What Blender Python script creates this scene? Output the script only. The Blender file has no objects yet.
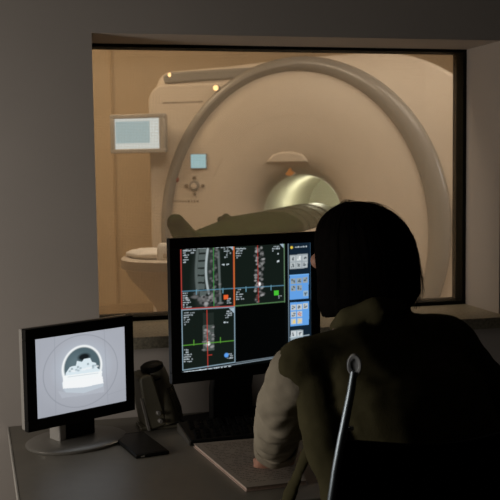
import bpy, bmesh, math, random
import numpy as np
from mathutils import Vector, Matrix, noise
random.seed(7)
SC = bpy.context.scene
COL = SC.collection
PI = math.pi
V = Vector

# ------------------------------------------------------------------ camera
F = 970.0
up = -np.array([155., -11150., -F]); up /= np.linalg.norm(up)
xx = np.array([3930., 139., -F]); xx /= np.linalg.norm(xx); xx -= up*(xx@up); xx /= np.linalg.norm(xx)
yy = np.cross(up, xx)
R = np.array([xx, yy, up])
CP = np.array([0, 0, 1.43])
def at_d(px, py, d):
    return V(CP + R@np.array([px-250, 250-py, -F])*d/F)
cam = bpy.data.cameras.new('camera'); cam.sensor_width = 36; cam.lens = F/500*36; cam.sensor_fit = 'HORIZONTAL'
cam.dof.use_dof = True; cam.dof.focus_distance = 2.2; cam.dof.aperture_fstop = 11
co = bpy.data.objects.new('camera', cam); COL.objects.link(co)
M4 = Matrix.Identity(4)
for i in range(3):
    for j in range(3): M4[i][j] = R[i][j]
    M4[i][3] = CP[i]
co.matrix_world = M4
SC.camera = co
SC.view_settings.view_transform = 'Standard'; SC.view_settings.look = 'None'
SC.view_settings.gamma = 1; SC.view_settings.exposure = 0
w = bpy.data.worlds.new('world'); SC.world = w; w.use_nodes = True
w.node_tree.nodes['Background'].inputs[0].default_value = (0, 0, 0, 1)

# ------------------------------------------------------------------ materials
def lin(c):
    c = c/255
    return c/12.92 if c <= .04045 else ((c+.055)/1.055)**2.4
def rgb(r, g, b): return (lin(r), lin(g), lin(b), 1)
MATS = {}
def mat(name, col, rough=.5, metal=0, var=0.0, scale=8, bump=0, bscale=200, spec=.5, dark=None):
    m = bpy.data.materials.new(name); m.use_nodes = True
    nt = m.node_tree; b = nt.nodes['Principled BSDF']
    b.inputs['Base Color'].default_value = col
    b.inputs['Roughness'].default_value = rough; b.inputs['Metallic'].default_value = metal
    b.inputs['Specular IOR Level'].default_value = spec
    tc = nt.nodes.new('ShaderNodeTexCoord')
    if var:
        n = nt.nodes.new('ShaderNodeTexNoise'); n.inputs['Scale'].default_value = scale; n.inputs['Detail'].default_value = 4
        nt.links.new(tc.outputs['Object'], n.inputs['Vector'])
        r = nt.nodes.new('ShaderNodeValToRGB')
        r.color_ramp.elements[0].position = .3; r.color_ramp.elements[1].position = .7
        d = dark or tuple(c*(1-var) for c in col[:3])+(1,)
        r.color_ramp.elements[0].color = d
        r.color_ramp.elements[1].color = tuple(min(1, c*(1+var)) for c in col[:3])+(1,)
        nt.links.new(n.outputs['Fac'], r.inputs['Fac']); nt.links.new(r.outputs['Color'], b.inputs['Base Color'])
    if bump:
        n2 = nt.nodes.new('ShaderNodeTexNoise'); n2.inputs['Scale'].default_value = bscale
        nt.links.new(tc.outputs['Object'], n2.inputs['Vector'])
        bp = nt.nodes.new('ShaderNodeBump'); bp.inputs['Strength'].default_value = bump; bp.inputs['Distance'].default_value = .002
        nt.links.new(n2.outputs['Fac'], bp.inputs['Height']); nt.links.new(bp.outputs['Normal'], b.inputs['Normal'])
    MATS[name] = m
    return m
def emis(name, col, s):
    m = bpy.data.materials.new(name); m.use_nodes = True; nt = m.node_tree; nt.nodes.clear()
    e = nt.nodes.new('ShaderNodeEmission'); e.inputs[0].default_value = col; e.inputs[1].default_value = s
    o = nt.nodes.new('ShaderNodeOutputMaterial'); nt.links.new(e.outputs[0], o.inputs[0])
    MATS[name] = m
    return m
def picture(name, s):
    m = bpy.data.materials.new(name); m.use_nodes = True; nt = m.node_tree; nt.nodes.clear()
    a = nt.nodes.new('ShaderNodeVertexColor'); a.layer_name = 'picture'
    e = nt.nodes.new('ShaderNodeEmission'); e.inputs[1].default_value = s
    g = nt.nodes.new('ShaderNodeBsdfGlossy'); g.inputs['Roughness'].default_value = .35; g.inputs['Color'].default_value = (.02, .02, .02, 1)
    ad = nt.nodes.new('ShaderNodeAddShader')
    o = nt.nodes.new('ShaderNodeOutputMaterial')
    nt.links.new(a.outputs['Color'], e.inputs[0]); nt.links.new(e.outputs[0], ad.inputs[0]); nt.links.new(g.outputs[0], ad.inputs[1])
    nt.links.new(ad.outputs[0], o.inputs[0])
    return m

mat('wall_paint', (.43, .395, .37, 1), .85, var=.03, scale=3, bump=.15, bscale=300)
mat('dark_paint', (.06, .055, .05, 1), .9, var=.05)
mat('ceiling_paint', (.10, .095, .085, 1), .9, var=.03)
mat('floor_vinyl', (.05, .042, .035, 1), .5, var=.12, scale=6)
mat('stone', (.24, .22, .17, 1), .5, var=.35, scale=120)
mat('black_frame', (.006, .006, .004, 1), .7, var=.1, spec=.1)
mat('tan_wall', (.60, .48, .33, 1), .8, var=.04, scale=2, bump=.1, bscale=200)
mat('tan_trim', (.48, .37, .24, 1), .6, var=.05)
mat('scan_floor', (.35, .27, .19, 1), .4, var=.06)
mat('gantry_white', (.62, .55, .47, 1), .42, var=.02, scale=3)
mat('gantry_cover', (.56, .50, .43, 1), .45, var=.02, scale=3)
mat('gantry_grey', (.24, .23, .215, 1), .26, var=.03)
mat('bore_white', (.75, .76, .66, 1), .35, var=.02)
mat('grey_plastic', (.26, .25, .23, 1), .45, var=.04)
mat('mark_grey', (.16, .13, .10, 1), .6, var=.05)
mat('mark_orange', (.55, .22, .03, 1), .6, var=.05)
mat('mark_red', (.22, .04, .03, 1), .5, var=.05)
mat('white_pad', (.82, .78, .72, 1), .7, var=.04, scale=20, bump=.3, bscale=90)
mat('green_cloth', (.018, .030, .007, 1), .95, var=.3, scale=14, bump=.5, bscale=120, spec=.05)
mat('coil_green', (.026, .036, .012, 1), .6, var=.2, scale=20)
mat('black_plastic', (.005, .005, .005, 1), .55, var=.1, spec=.2)
mat('key_plastic', (.004, .004, .004, 1), .8, var=.1, spec=.08)
mat('silver_plastic', (.40, .39, .37, 1), .38, metal=.25, var=.04)
mat('olive_plastic', (.15, .14, .10, 1), .45, var=.06)
mat('chrome', (.75, .78, .80, 1), .16, metal=1, var=.03)
mat('steel', (.26, .31, .36, 1), .42, metal=1, var=.06)
mat('plate_steel', (.72, .76, .80, 1), .38, metal=.5, var=.05)
mat('base_silver', (.27, .26, .24, 1), .34, metal=.5, var=.05)
mat('dark_chrome', (.05, .055, .06, 1), .25, metal=1, var=.05)
mat('desk_grey', (.205, .190, .160, 1), .42, var=.05, scale=30)
mat('desk_edge', (.42, .41, .38, 1), .45, var=.04)
mat('paper', (.36, .31, .26, 1), .85, var=.05, scale=30)
mat('ink', (.10, .085, .07, 1), .9, var=.05)
mat('paper_edge', (.50, .38, .32, 1), .85, var=.12, scale=200)
mat('phone_glass', (.004, .004, .004, 1), .35, var=.05)
mat('skin', (.48, .25, .18, 1), .55, var=.06, scale=30)
mat('hair', (.003, .0022, .0018, 1), .8, var=.3, scale=60, spec=.04)
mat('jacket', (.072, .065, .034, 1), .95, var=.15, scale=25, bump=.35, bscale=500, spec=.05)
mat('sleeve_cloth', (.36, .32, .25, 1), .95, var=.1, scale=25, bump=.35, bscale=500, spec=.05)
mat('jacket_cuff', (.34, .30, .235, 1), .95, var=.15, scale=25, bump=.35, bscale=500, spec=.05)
mat('trousers', (.012, .012, .014, 1), .95, var=.15, spec=.1)
mat('shoe_black', (.01, .01, .01, 1), .4, var=.1)
mat('chair_black', (.004, .004, .004, 1), .9, var=.2, scale=60, spec=.1)
mat('eye_white', (.7, .68, .65, 1), .3, var=.03)
mat('iris', (.05, .03, .02, 1), .3, var=.1)
mat('lip', (.40, .15, .12, 1), .5, var=.05)
emis('glint_warm', (1, .60, .28, 1), 3)  # glow colour for the imitated reflections on the scanner casing
emis('lcd_blue', rgb(165, 208, 222), 1.15)

# ------------------------------------------------------------------ mesh builder
class MB:
    def __init__(s): s.v = []; s.f = []; s.m = []; s.k = 0
    def mat(s, k): s.k = k; return s
    def add(s, vs, fs):
        o = len(s.v); s.v += [tuple(x) for x in vs]
        for f in fs: s.f.append([i+o for i in f]); s.m.append(s.k)
        return s
    def box(s, c, d, rot=None):
        x, y, z = d[0]/2, d[1]/2, d[2]/2; c = V(c)
        P = [V(p) for p in [(-x,-y,-z),(x,-y,-z),(x,y,-z),(-x,y,-z),(-x,-y,z),(x,-y,z),(x,y,z),(-x,y,z)]]
        if rot is not None: P = [rot@p for p in P]
        return s.add([p+c for p in P], [(0,3,2,1),(4,5,6,7),(0,1,5,4),(1,2,6,5),(2,3,7,6),(3,0,4,7)])
    def span(s, a, b):
        return s.box([(a[i]+b[i])/2 for i in range(3)], [abs(b[i]-a[i]) for i in range(3)])
    def tube(s, pts, r, n=12, cap=True):
        pts = [V(p) for p in pts]; rr = r if isinstance(r, (list, tuple)) else [r]*len(pts)
        vs = []; a = None
        for i, p in enumerate(pts):
            t = (pts[min(i+1, len(pts)-1)]-pts[max(i-1, 0)]).normalized()
            if a is None: a = t.orthogonal().normalized()
            a = (a-t*a.dot(t)).normalized(); b = t.cross(a)
            for k in range(n):
                q = 2*PI*k/n; vs.append(p+(a*math.cos(q)+b*math.sin(q))*rr[i])
        fs = []
        for i in range(len(pts)-1):
            for k in range(n): fs.append((i*n+k, i*n+(k+1)%n, (i+1)*n+(k+1)%n, (i+1)*n+k))
        if cap: fs.append(tuple(reversed(range(n)))); fs.append(tuple(range((len(pts)-1)*n, len(pts)*n)))
        return s.add(vs, fs)
    def rings(s, rings, close=True, cap0=False, cap1=False):
        n = len(rings[0]); vs = [p for r in rings for p in r]; fs = []
        for i in range(len(rings)-1):
            for k in range(n if close else n-1): fs.append((i*n+k, i*n+(k+1)%n, (i+1)*n+(k+1)%n, (i+1)*n+k))
        if cap0: fs.append(tuple(reversed(range(n))))
        if cap1: fs.append(tuple(range((len(rings)-1)*n, len(rings)*n)))
        return s.add(vs, fs)
    def ball(s, c, r, ax=None, nu=16, nv=10):
        c = V(c); r = (r, r, r) if not isinstance(r, (tuple, list)) else r
        A = ax or (V((1,0,0)), V((0,1,0)), V((0,0,1)))
        rg = []
        for j in range(nv+1):
            t = max(1e-3, min(PI-1e-3, PI*j/nv))
            rg.append([c+A[0]*(r[0]*math.sin(t)*math.cos(2*PI*k/nu))+A[1]*(r[1]*math.sin(t)*math.sin(2*PI*k/nu))-A[2]*(r[2]*math.cos(t)) for k in range(nu)])
        return s.rings(rg, cap0=True, cap1=True)
    def prism(s, outline, fn, d0, d1):
        """outline: list of 2d; fn(a,b,d)->3d"""
        n = len(outline)
        vs = [fn(a, b, d0) for a, b in outline]+[fn(a, b, d1) for a, b in outline]
        fs = [tuple(reversed(range(n))), tuple(range(n, 2*n))]+[(k, (k+1)%n, n+(k+1)%n, n+k) for k in range(n)]
        return s.add(vs, fs)
    def mesh(s, name, mats):
        me = bpy.data.meshes.new(name); me.from_pydata(s.v, [], s.f)
        for m in mats: me.materials.append(MATS[m] if isinstance(m, str) else m)
        me.polygons.foreach_set('material_index', s.m); me.update()
        bm = bmesh.new(); bm.from_mesh(me); bmesh.ops.recalc_face_normals(bm, faces=bm.faces); bm.to_mesh(me); bm.free()
        return me
    def build(s, name, mats, parent=None, bevel=0, smooth=False, seg=2, origin=None):
        mats = mats if isinstance(mats, (list, tuple)) else [mats]
        if origin is not None: o0 = V(origin); s.v = [tuple(V(p)-o0) for p in s.v]
        me = s.mesh(name, mats)
        o = bpy.data.objects.new(name, me); COL.objects.link(o)
        if parent: o.parent = parent
        elif origin is not None: o.location = origin
        if bevel:
            b = o.modifiers.new('bevel', 'BEVEL'); b.width = bevel; b.segments = seg; b.limit_method = 'ANGLE'; b.angle_limit = .6
        if smooth or bevel: finish(me)
        return o
def finish(me, ang=.7):
    me.polygons.foreach_set('use_smooth', [True]*len(me.polygons))
    try: me.set_sharp_from_angle(angle=ang)
    except Exception: pass
def tag(o, label=None, cat=None, group=None, kind=None):
    if label: o['label'] = label
    if cat: o['category'] = cat
    if group: o['group'] = group
    if kind: o['kind'] = kind
    return o
def thing(name, loc, label, cat, rz=0, group=None):
    o = bpy.data.objects.new(name, None); COL.objects.link(o); o.empty_display_size = .05
    o.location = loc; o.rotation_euler = (0, 0, rz)
    return tag(o, label, cat, group)
def struct(name, mb, m, **k):
    return tag(mb.build(name, m, **k), kind='structure')

# ------------------------------------------------------------------ setting
XL, XR, ZB, ZT = .2275, 1.421, .975, 1.786
Y0, Y1 = 2.63, 2.922
m = MB()
m.span((-1.5, Y0, 0), (XL, Y1, 2.7)).span((XR, Y0, 0), (4.6, Y1, 2.7)).span((XL, Y0, ZT), (XR, Y1, 2.7)).span((XL, Y0, 0), (XR, Y1, ZB-.032))
struct('wall_back', m, 'wall_paint')
struct('wall_left', MB().span((-1.6, -1.3, 0), (-1.5, Y0, 2.7)), 'dark_paint')
struct('wall_right', MB().span((2.7, -1.3, 0), (2.8, Y0, 2.7)), 'dark_paint')
struct('wall_front', MB().span((-1.6, -1.4, 0), (2.8, -1.3, 2.7)), 'dark_paint')
struct('floor', MB().span((-1.6, -1.4, -.1), (4.6, Y1, 0)), 'floor_vinyl')
struct('ceiling', MB().span((-1.6, -1.4, 2.7), (4.6, Y1, 2.8)), 'ceiling_paint')
struct('wall_scanner_room_far', MB().span((-1.6, 7.6, 0), (6.2, 7.7, 3.0)), 'tan_wall')
struct('wall_scanner_room_left', MB().span((-1.6, Y1, 0), (-1.5, 7.6, 3.0)), 'tan_wall')
struct('wall_scanner_room_right', MB().span((4.6, Y1, 0), (4.7, 7.6, 3.0)), 'tan_wall')
struct('floor_scanner_room', MB().span((-1.6, Y1, -.1), (4.6, 7.6, 0)), 'scan_floor')
struct('ceiling_scanner_room', MB().span((-1.6, Y1, 3.0), (4.6, 7.6, 3.1)), 'tan_wall')
struct('baseboard_scanner_room_far', MB().span((-1.5, 7.58, 0), (4.6, 7.6, .36)), 'tan_trim', bevel=.004)
struct('trim_1', MB().span((.795, 7.585, .36), (.812, 7.6, 3.0)), 'tan_trim')
# stone sill
struct('trim_2', MB().span((XL-.06, 2.567, ZB-.032), (XR+.06, Y0, ZB)).span((XL, Y0, ZB-.032), (XR, Y1, ZB)), 'stone')
# window: frame and meshed pane
m = MB()
fy0, fy1 = 2.85, 2.924
m.span((XL, fy0, ZB), (XL+.012, fy1, ZT)).span((XR-.012, fy0, ZB), (XR, fy1, ZT))
m.span((XL+.012, fy0, ZT-.009), (XR-.012, fy1, ZT)).span((XL+.012, fy0, ZB), (XR-.012, fy0+.018, ZB+.012)).span((XL+.012, fy1-.02, ZB), (XR-.012, fy1, ZB+.014))
wf = struct('window_1', m, 'black_frame')
gm = bpy.data.materials.new('shielded_glass'); gm.use_nodes = True; nt = gm.node_tree; nt.nodes.clear()
tc = nt.nodes.new('ShaderNodeTexCoord'); tr = nt.nodes.new('ShaderNodeBsdfTransparent'); gl = nt.nodes.new('ShaderNodeBsdfGlossy')
gl.inputs['Roughness'].default_value = .03
w1 = nt.nodes.new('ShaderNodeTexWave'); w1.bands_direction = 'X'; w1.inputs['Scale'].default_value = 70
w2 = nt.nodes.new('ShaderNodeTexWave'); w2.bands_direction = 'Z'; w2.inputs['Scale'].default_value = 70
mx = nt.nodes.new('ShaderNodeMath'); mx.operation = 'MAXIMUM'
cr = nt.nodes.new('ShaderNodeValToRGB'); cr.color_ramp.elements[0].position = .55; cr.color_ramp.elements[1].position = .95
cr.color_ramp.elements[0].color = (.93, .91, .87, 1); cr.color_ramp.elements[1].color = (.80, .77, .72, 1)
ms = nt.nodes.new('ShaderNodeMixShader'); ms.inputs[0].default_value = .03
tl = nt.nodes.new('ShaderNodeBsdfTranslucent'); tl.inputs[0].default_value = (.8, .72, .6, 1); m2 = nt.nodes.new('ShaderNodeMixShader'); m2.inputs[0].default_value = .075
o = nt.nodes.new('ShaderNodeOutputMaterial')
nt.links.new(tc.outputs['Object'], w1.inputs[0]); nt.links.new(tc.outputs['Object'], w2.inputs[0])
nt.links.new(w1.outputs['Fac'], mx.inputs[0]); nt.links.new(w2.outputs['Fac'], mx.inputs[1]); nt.links.new(mx.outputs[0], cr.inputs[0])
nt.links.new(cr.outputs[0], tr.inputs[0]); nt.links.new(tr.outputs[0], m2.inputs[1]); nt.links.new(tl.outputs[0], m2.inputs[2]); nt.links.new(m2.outputs[0], ms.inputs[1]); nt.links.new(gl.outputs[0], ms.inputs[2]); nt.links.new(ms.outputs[0], o.inputs[0])
MATS['glass'] = gm
MB().span((XL+.010, 2.896, ZB+.008), (XR-.010, 2.900, ZT-.007)).build('glass_pane', 'glass', wf)

# ------------------------------------------------------------------ scanner
GC = V((1.605, 5.37, 1.18)); GY = math.radians(-30)   # local: +x right along face, -y toward the viewer, z up
gu = V((math.cos(GY), math.sin(GY), 0)); gn = V((math.sin(GY), -math.cos(GY), 0))
def gpt(a, b, d=0):          # local coordinates of the scanner: a right, b up from the bore height, d out of the face
    return V((a, -d, b+GC.z))
sc = thing('mri_scanner', (GC.x, GC.y, 0), 'large cream ring-shaped medical scanner behind the observation window', 'scanner', GY)
def rr_outline(x0, x1, z0, z1, rl, rt, n=12):
    P = [(x0, z0)]
    P += [(x0+rl-rl*math.cos(PI/2*k/n), z1-rl+rl*math.sin(PI/2*k/n)) for k in range(n+1)]
    P += [(x1-rt+rt*math.sin(PI/2*k/n), z1-rt+rt*math.cos(PI/2*k/n)) for k in range(n+1)]
    P.append((x1, z0)); return P
def shell(name, outline, d0, d1, m, hole, parent, bevel=.02):
    """slab with an oval hole through it"""
    n = 96
    def oray(th, pl):      # outline crossing along direction th
        best = None; dx, dz = math.cos(th), math.sin(th)
        for k in range(len(pl)):
            (ax, az), (bx, bz) = pl[k], pl[(k+1)%len(pl)]
            ex, ez = bx-ax, bz-az; den = dx*ez-dz*ex
            if abs(den) < 1e-9: continue
            t = (ax*ez-az*ex)/den; q = (ax*dz-az*dx)/den
            if t > 0 and -1e-6 <= q <= 1+1e-6: best = t if best is None else max(best, t)
        return (dx*best, dz*best)
    ths = [2*PI*k/n for k in range(n)]
    ex = sorted(set(round(math.atan2(p[1], p[0])%(2*PI), 5) for p in outline)|set(round(t, 5) for t in ths))
    O = [oray(t, outline) for t in ex]; H = [hole(t) for t in ex]
    rg = [[gpt(a, b, d0) for a, b in O], [gpt(a, b, d1-bevel) for a, b in O],
          [gpt(a*.99, b*.99, d1-.3*bevel) for a, b in O], [gpt(a*.978, b*.978, d1) for a, b in O], [gpt(a, b, d1) for a, b in H], [gpt(a, b, d0) for a, b in H]]
    rg.append(rg[0])
    o = MB().rings(rg).build(name, m, parent, smooth=True)
    return o
def ell(cx, cz, a, b):
    def fn(t):
        # point of the oval in direction t from the scanner axis
        c, s = math.cos(t), math.sin(t)
        A = c*c/a/a+s*s/b/b; B = -2*(cx*c/a/a+cz*s/b/b); Cc = cx*cx/a/a+cz*cz/b/b-1
        q = (-B+math.sqrt(B*B-4*A*Cc))/(2*A); return (c*q, s*q)
    return fn
RO = ell(.031, -.123, .851, .985); RI = ell(.002, -.143, .759, .925)
hol = [(-.86, -1.17)]+[(-.86+.1-.1*math.cos(PI/2*k/10), .715+.1*math.sin(PI/2*k/10)) for k in range(11)]+[(-.4, .83), (0, .862), (.35, .872)]+[(.46+.74*math.sin(PI/2*k/16), .87-.74+.74*math.cos(PI/2*k/16)) for k in range(1, 17)]+[(1.2, -1.17)]
shell('housing', hol, -1.35, -.03, 'gantry_white', ell(0, -.042, .30, .30), sc)
m = MB(); pl = rr_outline(-.893, -.30, -1.16, .735, .10, .02)
m.prism(pl, lambda a, b, d: gpt(a, b, d), -.06, .015)
m.build('side_cover', 'gantry_white', sc, bevel=.012)
m = MB().prism([(-.80, .742), (-.20, .760), (-.18, .82), (-.5, .812), (-.76, .808), (-.81, .79)], lambda a, b, d: gpt(a, b, d), -.06, -.012)
m.build('top_trim', 'gantry_grey', sc, bevel=.012)
# ring band
N = 128; ths = [2*PI*k/N for k in range(N)]
def mixr(t, f): a, b = RO(t); c, d = RI(t); return (a+(c-a)*f, b+(d-b)*f)
prof = [(-.02, -.03), (0, .03), (.10, .050), (.35, .064), (.65, .066), (.9, .052), (1.0, .035), (1.02, -.03)]
MB().rings([[gpt(*mixr(t, f), d) for t in ths] for f, d in prof]).build('ring_band', 'gantry_grey', sc, smooth=True)
# dished cover, from the ring into the bore
def bo(t, r): return (.012+r*math.cos(t), -.042+r*math.sin(t))
def mixb(t, f, r):
    a, b = RI(t); c, d = bo(t, r); return (a+(c-a)*f, b+(d-b)*f)
dp = [(0, .03), (.1, .048), (.3, .060), (.55, .062), (.75, .05), (.88, .02), (.96, -.04), (1.0, -.12)]
MB().rings([[gpt(*mixb(t, f, .236), d) for t in ths] for f, d in dp]).build('front_cover', 'gantry_cover', sc, smooth=True)
MB().rings([[gpt(*bo(t, r), d) for t in ths] for r, d in [(.236, -.12), (.228, -.2), (.228, -1.33)]], cap1=True).build('bore', 'bore_white', sc, smooth=True)  # closed far end is added so the tunnel stays bright inside
# shallow arc grooves on the cover
m = MB()
m.tube([gpt(*mixb(t, .42, .236), .0612) for t in [PI*(.12+.76*k/40) for k in range(41)]], .0012, 6)
m.build('seam', 'gantry_cover', sc)
# control items
def face_d(a, b):          # height of the dished cover at (a, b)
    t = math.atan2(b, a); lo, hi = 0.0, 1.0
    for _ in range(30):
        f = (lo+hi)/2; p = mixb(t, f, .236)
        if math.hypot(*p) > math.hypot(a, b): lo = f
        else: hi = f
    for (f0, d0), (f1, d1) in zip(dp, dp[1:]):
        if f0 <= f <= f1: return d0+(d1-d0)*(f-f0)/(f1-f0)
    return dp[-1][1]
m = MB().box(gpt(-.563, .280, .062), (.100, .02, .088)); cd = m.build('control_display', 'grey_plastic', sc, bevel=.003)
MB().box(gpt(-.563, .280, .073), (.092, .003, .080)).build('display_screen', 'lcd_blue', cd)
m = MB().tube([gpt(-.594, .136, .045), gpt(-.594, .136, .072)], .030, 24); bp_ = m.build('control_pad', 'gantry_grey', sc, bevel=.003)
for a, b in ((0, .048), (0, -.048), (.052, 0), (-.052, 0)):
    MB().tube([gpt(-.594+a, .136+b, .045), gpt(-.594+a, .136+b, .070)], .012, 4).build('arrow_button', 'mark_grey', bp_, bevel=.002)
MB().tube([gpt(-.594, .136, .068), gpt(-.594, .136, .078)], .017, 20).build('centre_button', 'gantry_cover', bp_, bevel=.002)
MB().ball(gpt(-.713, .172, face_d(-.713, .172)), (.016, .012, .016)).build('red_button', 'mark_red', sc, smooth=True)
m = MB(); x = -.748
for k in range(10):
    wd = random.choice((.007, .010, .013)); m.box(gpt(x+wd/2, .046, face_d(x, .046)), (wd, .006, .010)); x += wd+.009
m.build('lettering', 'mark_grey', sc)
m = MB(); x = -.80
for k in range(16):
    wd = random.choice((.009, .013)); m.box(gpt(x+wd/2, .628, .012), (wd, .012, .007)); x += wd+.006
m.build('lettering', 'mark_grey', sc)
m = MB(); ol = [(-.14, 0), (.11, 0), (.075, .045), (.02, .06), (-.05, .06), (-.10, .045)]
m.prism(ol, lambda a, b, d: gpt(a-.02, b+.265, d), .03, .060)
lp = m.build('bore_plate', 'gantry_cover', sc, bevel=.01)
m = MB().prism([(-.025, -.012), (-.008, -.022), (.012, -.022), (.030, -.008), (.010, .002), (0, .022), (-.010, .002)], lambda a, b, d: gpt(a-.021, b+.212, d), .02, .062)
m.build('orange_mark', 'mark_orange', sc)
for a, b, d in ((-.763, .790, -.03), (-.453, .700, .05)):  # glowing spots stand in for warm light reflected off the casing, no lamps here
    l = MB().tube([gpt(a, b, d-.02), gpt(a, b, d+.010)], .019, 20).build('glint_rim', 'gantry_grey', sc, bevel=.002)
    MB().ball(gpt(a, b, d+.011), (.016, .009, .016)).build('glint_spot', 'glint_warm', l, smooth=True)

# patient table
tb = thing('patient_table', (GC.x+gn.x*1.6, GC.y+gn.y*1.6, 0), 'cream patient table running out of the scanner bore on a narrow pedestal', 'patient table', GY)
def tpt(a, z, t): return V((a, -(t-1.6), z))     # a across, t distance out from the bore centre
def plan(wd, te, tn, tb_, z):
    P = [tpt(-wd, z, tb_)]+[tpt(-wd*math.cos(PI*k/16), z, te+(tn-te)*math.sin(PI*k/16)) for k in range(17)]+[tpt(wd, z, tb_)]
    return P
MB().rings([plan(.198, 1.99, 2.19, -.9, 1.046), plan(.205, 2.0, 2.20, -.9, 1.052), plan(.205, 2.0, 2.20, -.9, 1.084), plan(.200, 1.995, 2.19, -.9, 1.09), plan(.185, 1.98, 2.16, -.9, 1.09), plan(.175, 1.97, 2.14, -.9, 1.076)], cap0=True, cap1=True).build('tabletop', 'gantry_white', tb, smooth=True)
MB().rings([plan(.20, 1.80, 1.90, .9, 0), plan(.20, 1.80, 1.90, .9, .05), plan(.15, 1.72, 1.80, 1.0, .10), plan(.15, 1.72, 1.80, 1.0, .70), plan(.155, 1.80, 1.90, .9, .86), plan(.17, 1.89, 2.01, .6, .94), plan(.188, 1.96, 2.12, .45, 1.0), plan(.196, 1.985, 2.18, .45, 1.046)], cap0=True, cap1=True).build('pedestal', 'gantry_white', tb, smooth=True)
pw = thing('pillow', tuple(GC+gn*2.01+gu*-.105+V((0, 0, 1.078-1.18))), 'white crumpled pad at the free end of the patient table', 'pillow', GY)
m = MB()
rgs = []
for j in range(9):
    q = -1+2*j/8; s_ = (1-abs(q)**3)*.9+.1
    rgs.append([V((math.cos(2*PI*k/24)*  .085*s_*(1+.08*noise.noise((k*.9, j, 3))), q*.075, .022+math.sin(2*PI*k/24)*.021*s_*(1+.25*noise.noise((k*.7, j*1.3, 1))))) for k in range(24)])
m.rings(rgs, cap0=True, cap1=True).build('cushion', 'white_pad', pw, smooth=True)
hb = thing('head_support', tuple(GC+gn*2.09+gu*.02+V((0, 0, 1.076-1.18))), 'small cream support block at the patient\'s feet on the table', 'support block', GY)
m = MB().prism([(-.04, .001), (.04, .001), (.04, .04), (.02, .07), (-.025, .075), (-.04, .05)], lambda a, b, d: V((d, a, b)), -.045, .07)
m.build('block', 'white_pad', hb, bevel=.012)
MB().box((.0125, -.039, .028), (.06, .008, .018)).build('strap', 'gantry_white', hb, bevel=.003)

# ------------------------------------------------------------------ remesh helper for organic bodies
def chain(m, pts, rad, step=.35):
    for i in range(len(pts)-1):
        a, b = V(pts[i]), V(pts[i+1]); ra, rb = rad[i], rad[i+1]
        n = max(2, int((b-a).length/(min(ra, rb)*step))+1)
        for k in range(n+1):
            f = k/n; m.ball(a.lerp(b, f), ra+(rb-ra)*f, nu=12, nv=8)
def echain(m, secs, step=.02):
    """secs: (centre, a, b, c, right, fwd)"""
    for i in range(len(secs)-1):
        A, B = secs[i], secs[i+1]; n = max(2, int((V(B[0])-V(A[0])).length/step))
        for k in range(n+1):
            f = k/n; L = lambda p, q: p+(q-p)*f
            r = A[4].lerp(B[4], f).normalized(); fw = A[5].lerp(B[5], f).normalized(); u_ = r.cross(fw).normalized()
            m.ball(V(A[0]).lerp(V(B[0]), f), (L(A[1], B[1]), L(A[2], B[2]), L(A[3], B[3])), (r, fw, u_), nu=20, nv=10)
def organic(name, mb, m, parent, voxel=.006, smooth=6, disp=None, origin=V((0, 0, 0))):
    me = bpy.data.meshes.new('tmp'); me.from_pydata([tuple(V(p)-origin) for p in mb.v], [], mb.f); me.update()
    o = bpy.data.objects.new('tmp', me); COL.objects.link(o)
    r = o.modifiers.new('r', 'REMESH'); r.mode = 'VOXEL'; r.voxel_size = voxel
    s_ = o.modifiers.new('s', 'SMOOTH'); s_.factor = .5; s_.iterations = smooth
    dg = bpy.context.evaluated_depsgraph_get(); dg.update()
    out = bpy.data.meshes.new_from_object(o.evaluated_get(dg)); bpy.data.objects.remove(o)
    out.name = name
    if disp:
        ns = [v.normal.copy() for v in out.vertices]
        for v, n_ in zip(out.vertices, ns):
            v.co += n_*disp(v.co+origin, n_)
    out.materials.clear(); out.materials.append(MATS[m]); finish(out, 3.0)
    ob = bpy.data.objects.new(name, out); COL.objects.link(ob)
    if parent: ob.parent = parent
    return ob

# patient under a green blanket
PO = GC+gn*1.2; PO = V((PO.x, PO.y, 1.075))
pt = thing('person', tuple(PO), 'patient lying on the scanner table under a dark green blanket, feet toward the window', 'person', GY)
def ppt(a, t, z): return V((a, -(t-1.2), z-1.075))
m = MB()
for s_ in (-1, 1):
    chain(m, [ppt(s_*.07, .98, 1.128), ppt(s_*.06, 1.45, 1.122), ppt(s_*.04, 1.80, 1.112)], [.040, .036, .024])
    chain(m, [ppt(s_*.018, 1.80, 1.112), ppt(s_*.012-.012, 1.93, 1.200)], [.022, .014])
    chain(m, [ppt(s_*.12, .58, 1.115), ppt(s_*.13, .80, 1.11), ppt(s_*.10, 1.0, 1.11)], [.032, .028, .022])
    for q in range(4): chain(m, [ppt(s_*(.085+.012*q), 1.02, 1.11), ppt(s_*(.085+.012*q), 1.08, 1.108)], [.008, .007])
    chain(m, [ppt(s_*.075, 1.01, 1.11), ppt(s_*.065, 1.05, 1.11)], [.009, .008])
for k in range(9):
    t = .95-.055*k; m.ball(ppt(0, t, 1.130), (.13, .05, .040))
chain(m, [ppt(0, .52, 1.130), ppt(0, .43, 1.135)], [.045, .042])
m.ball(ppt(0, .36, 1.13), (.07, .10, .05)); m.ball(ppt(0, .40, 1.172), (.012, .018, .012))
organic('body', m, 'skin', pt, voxel=.008, smooth=3)
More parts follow.
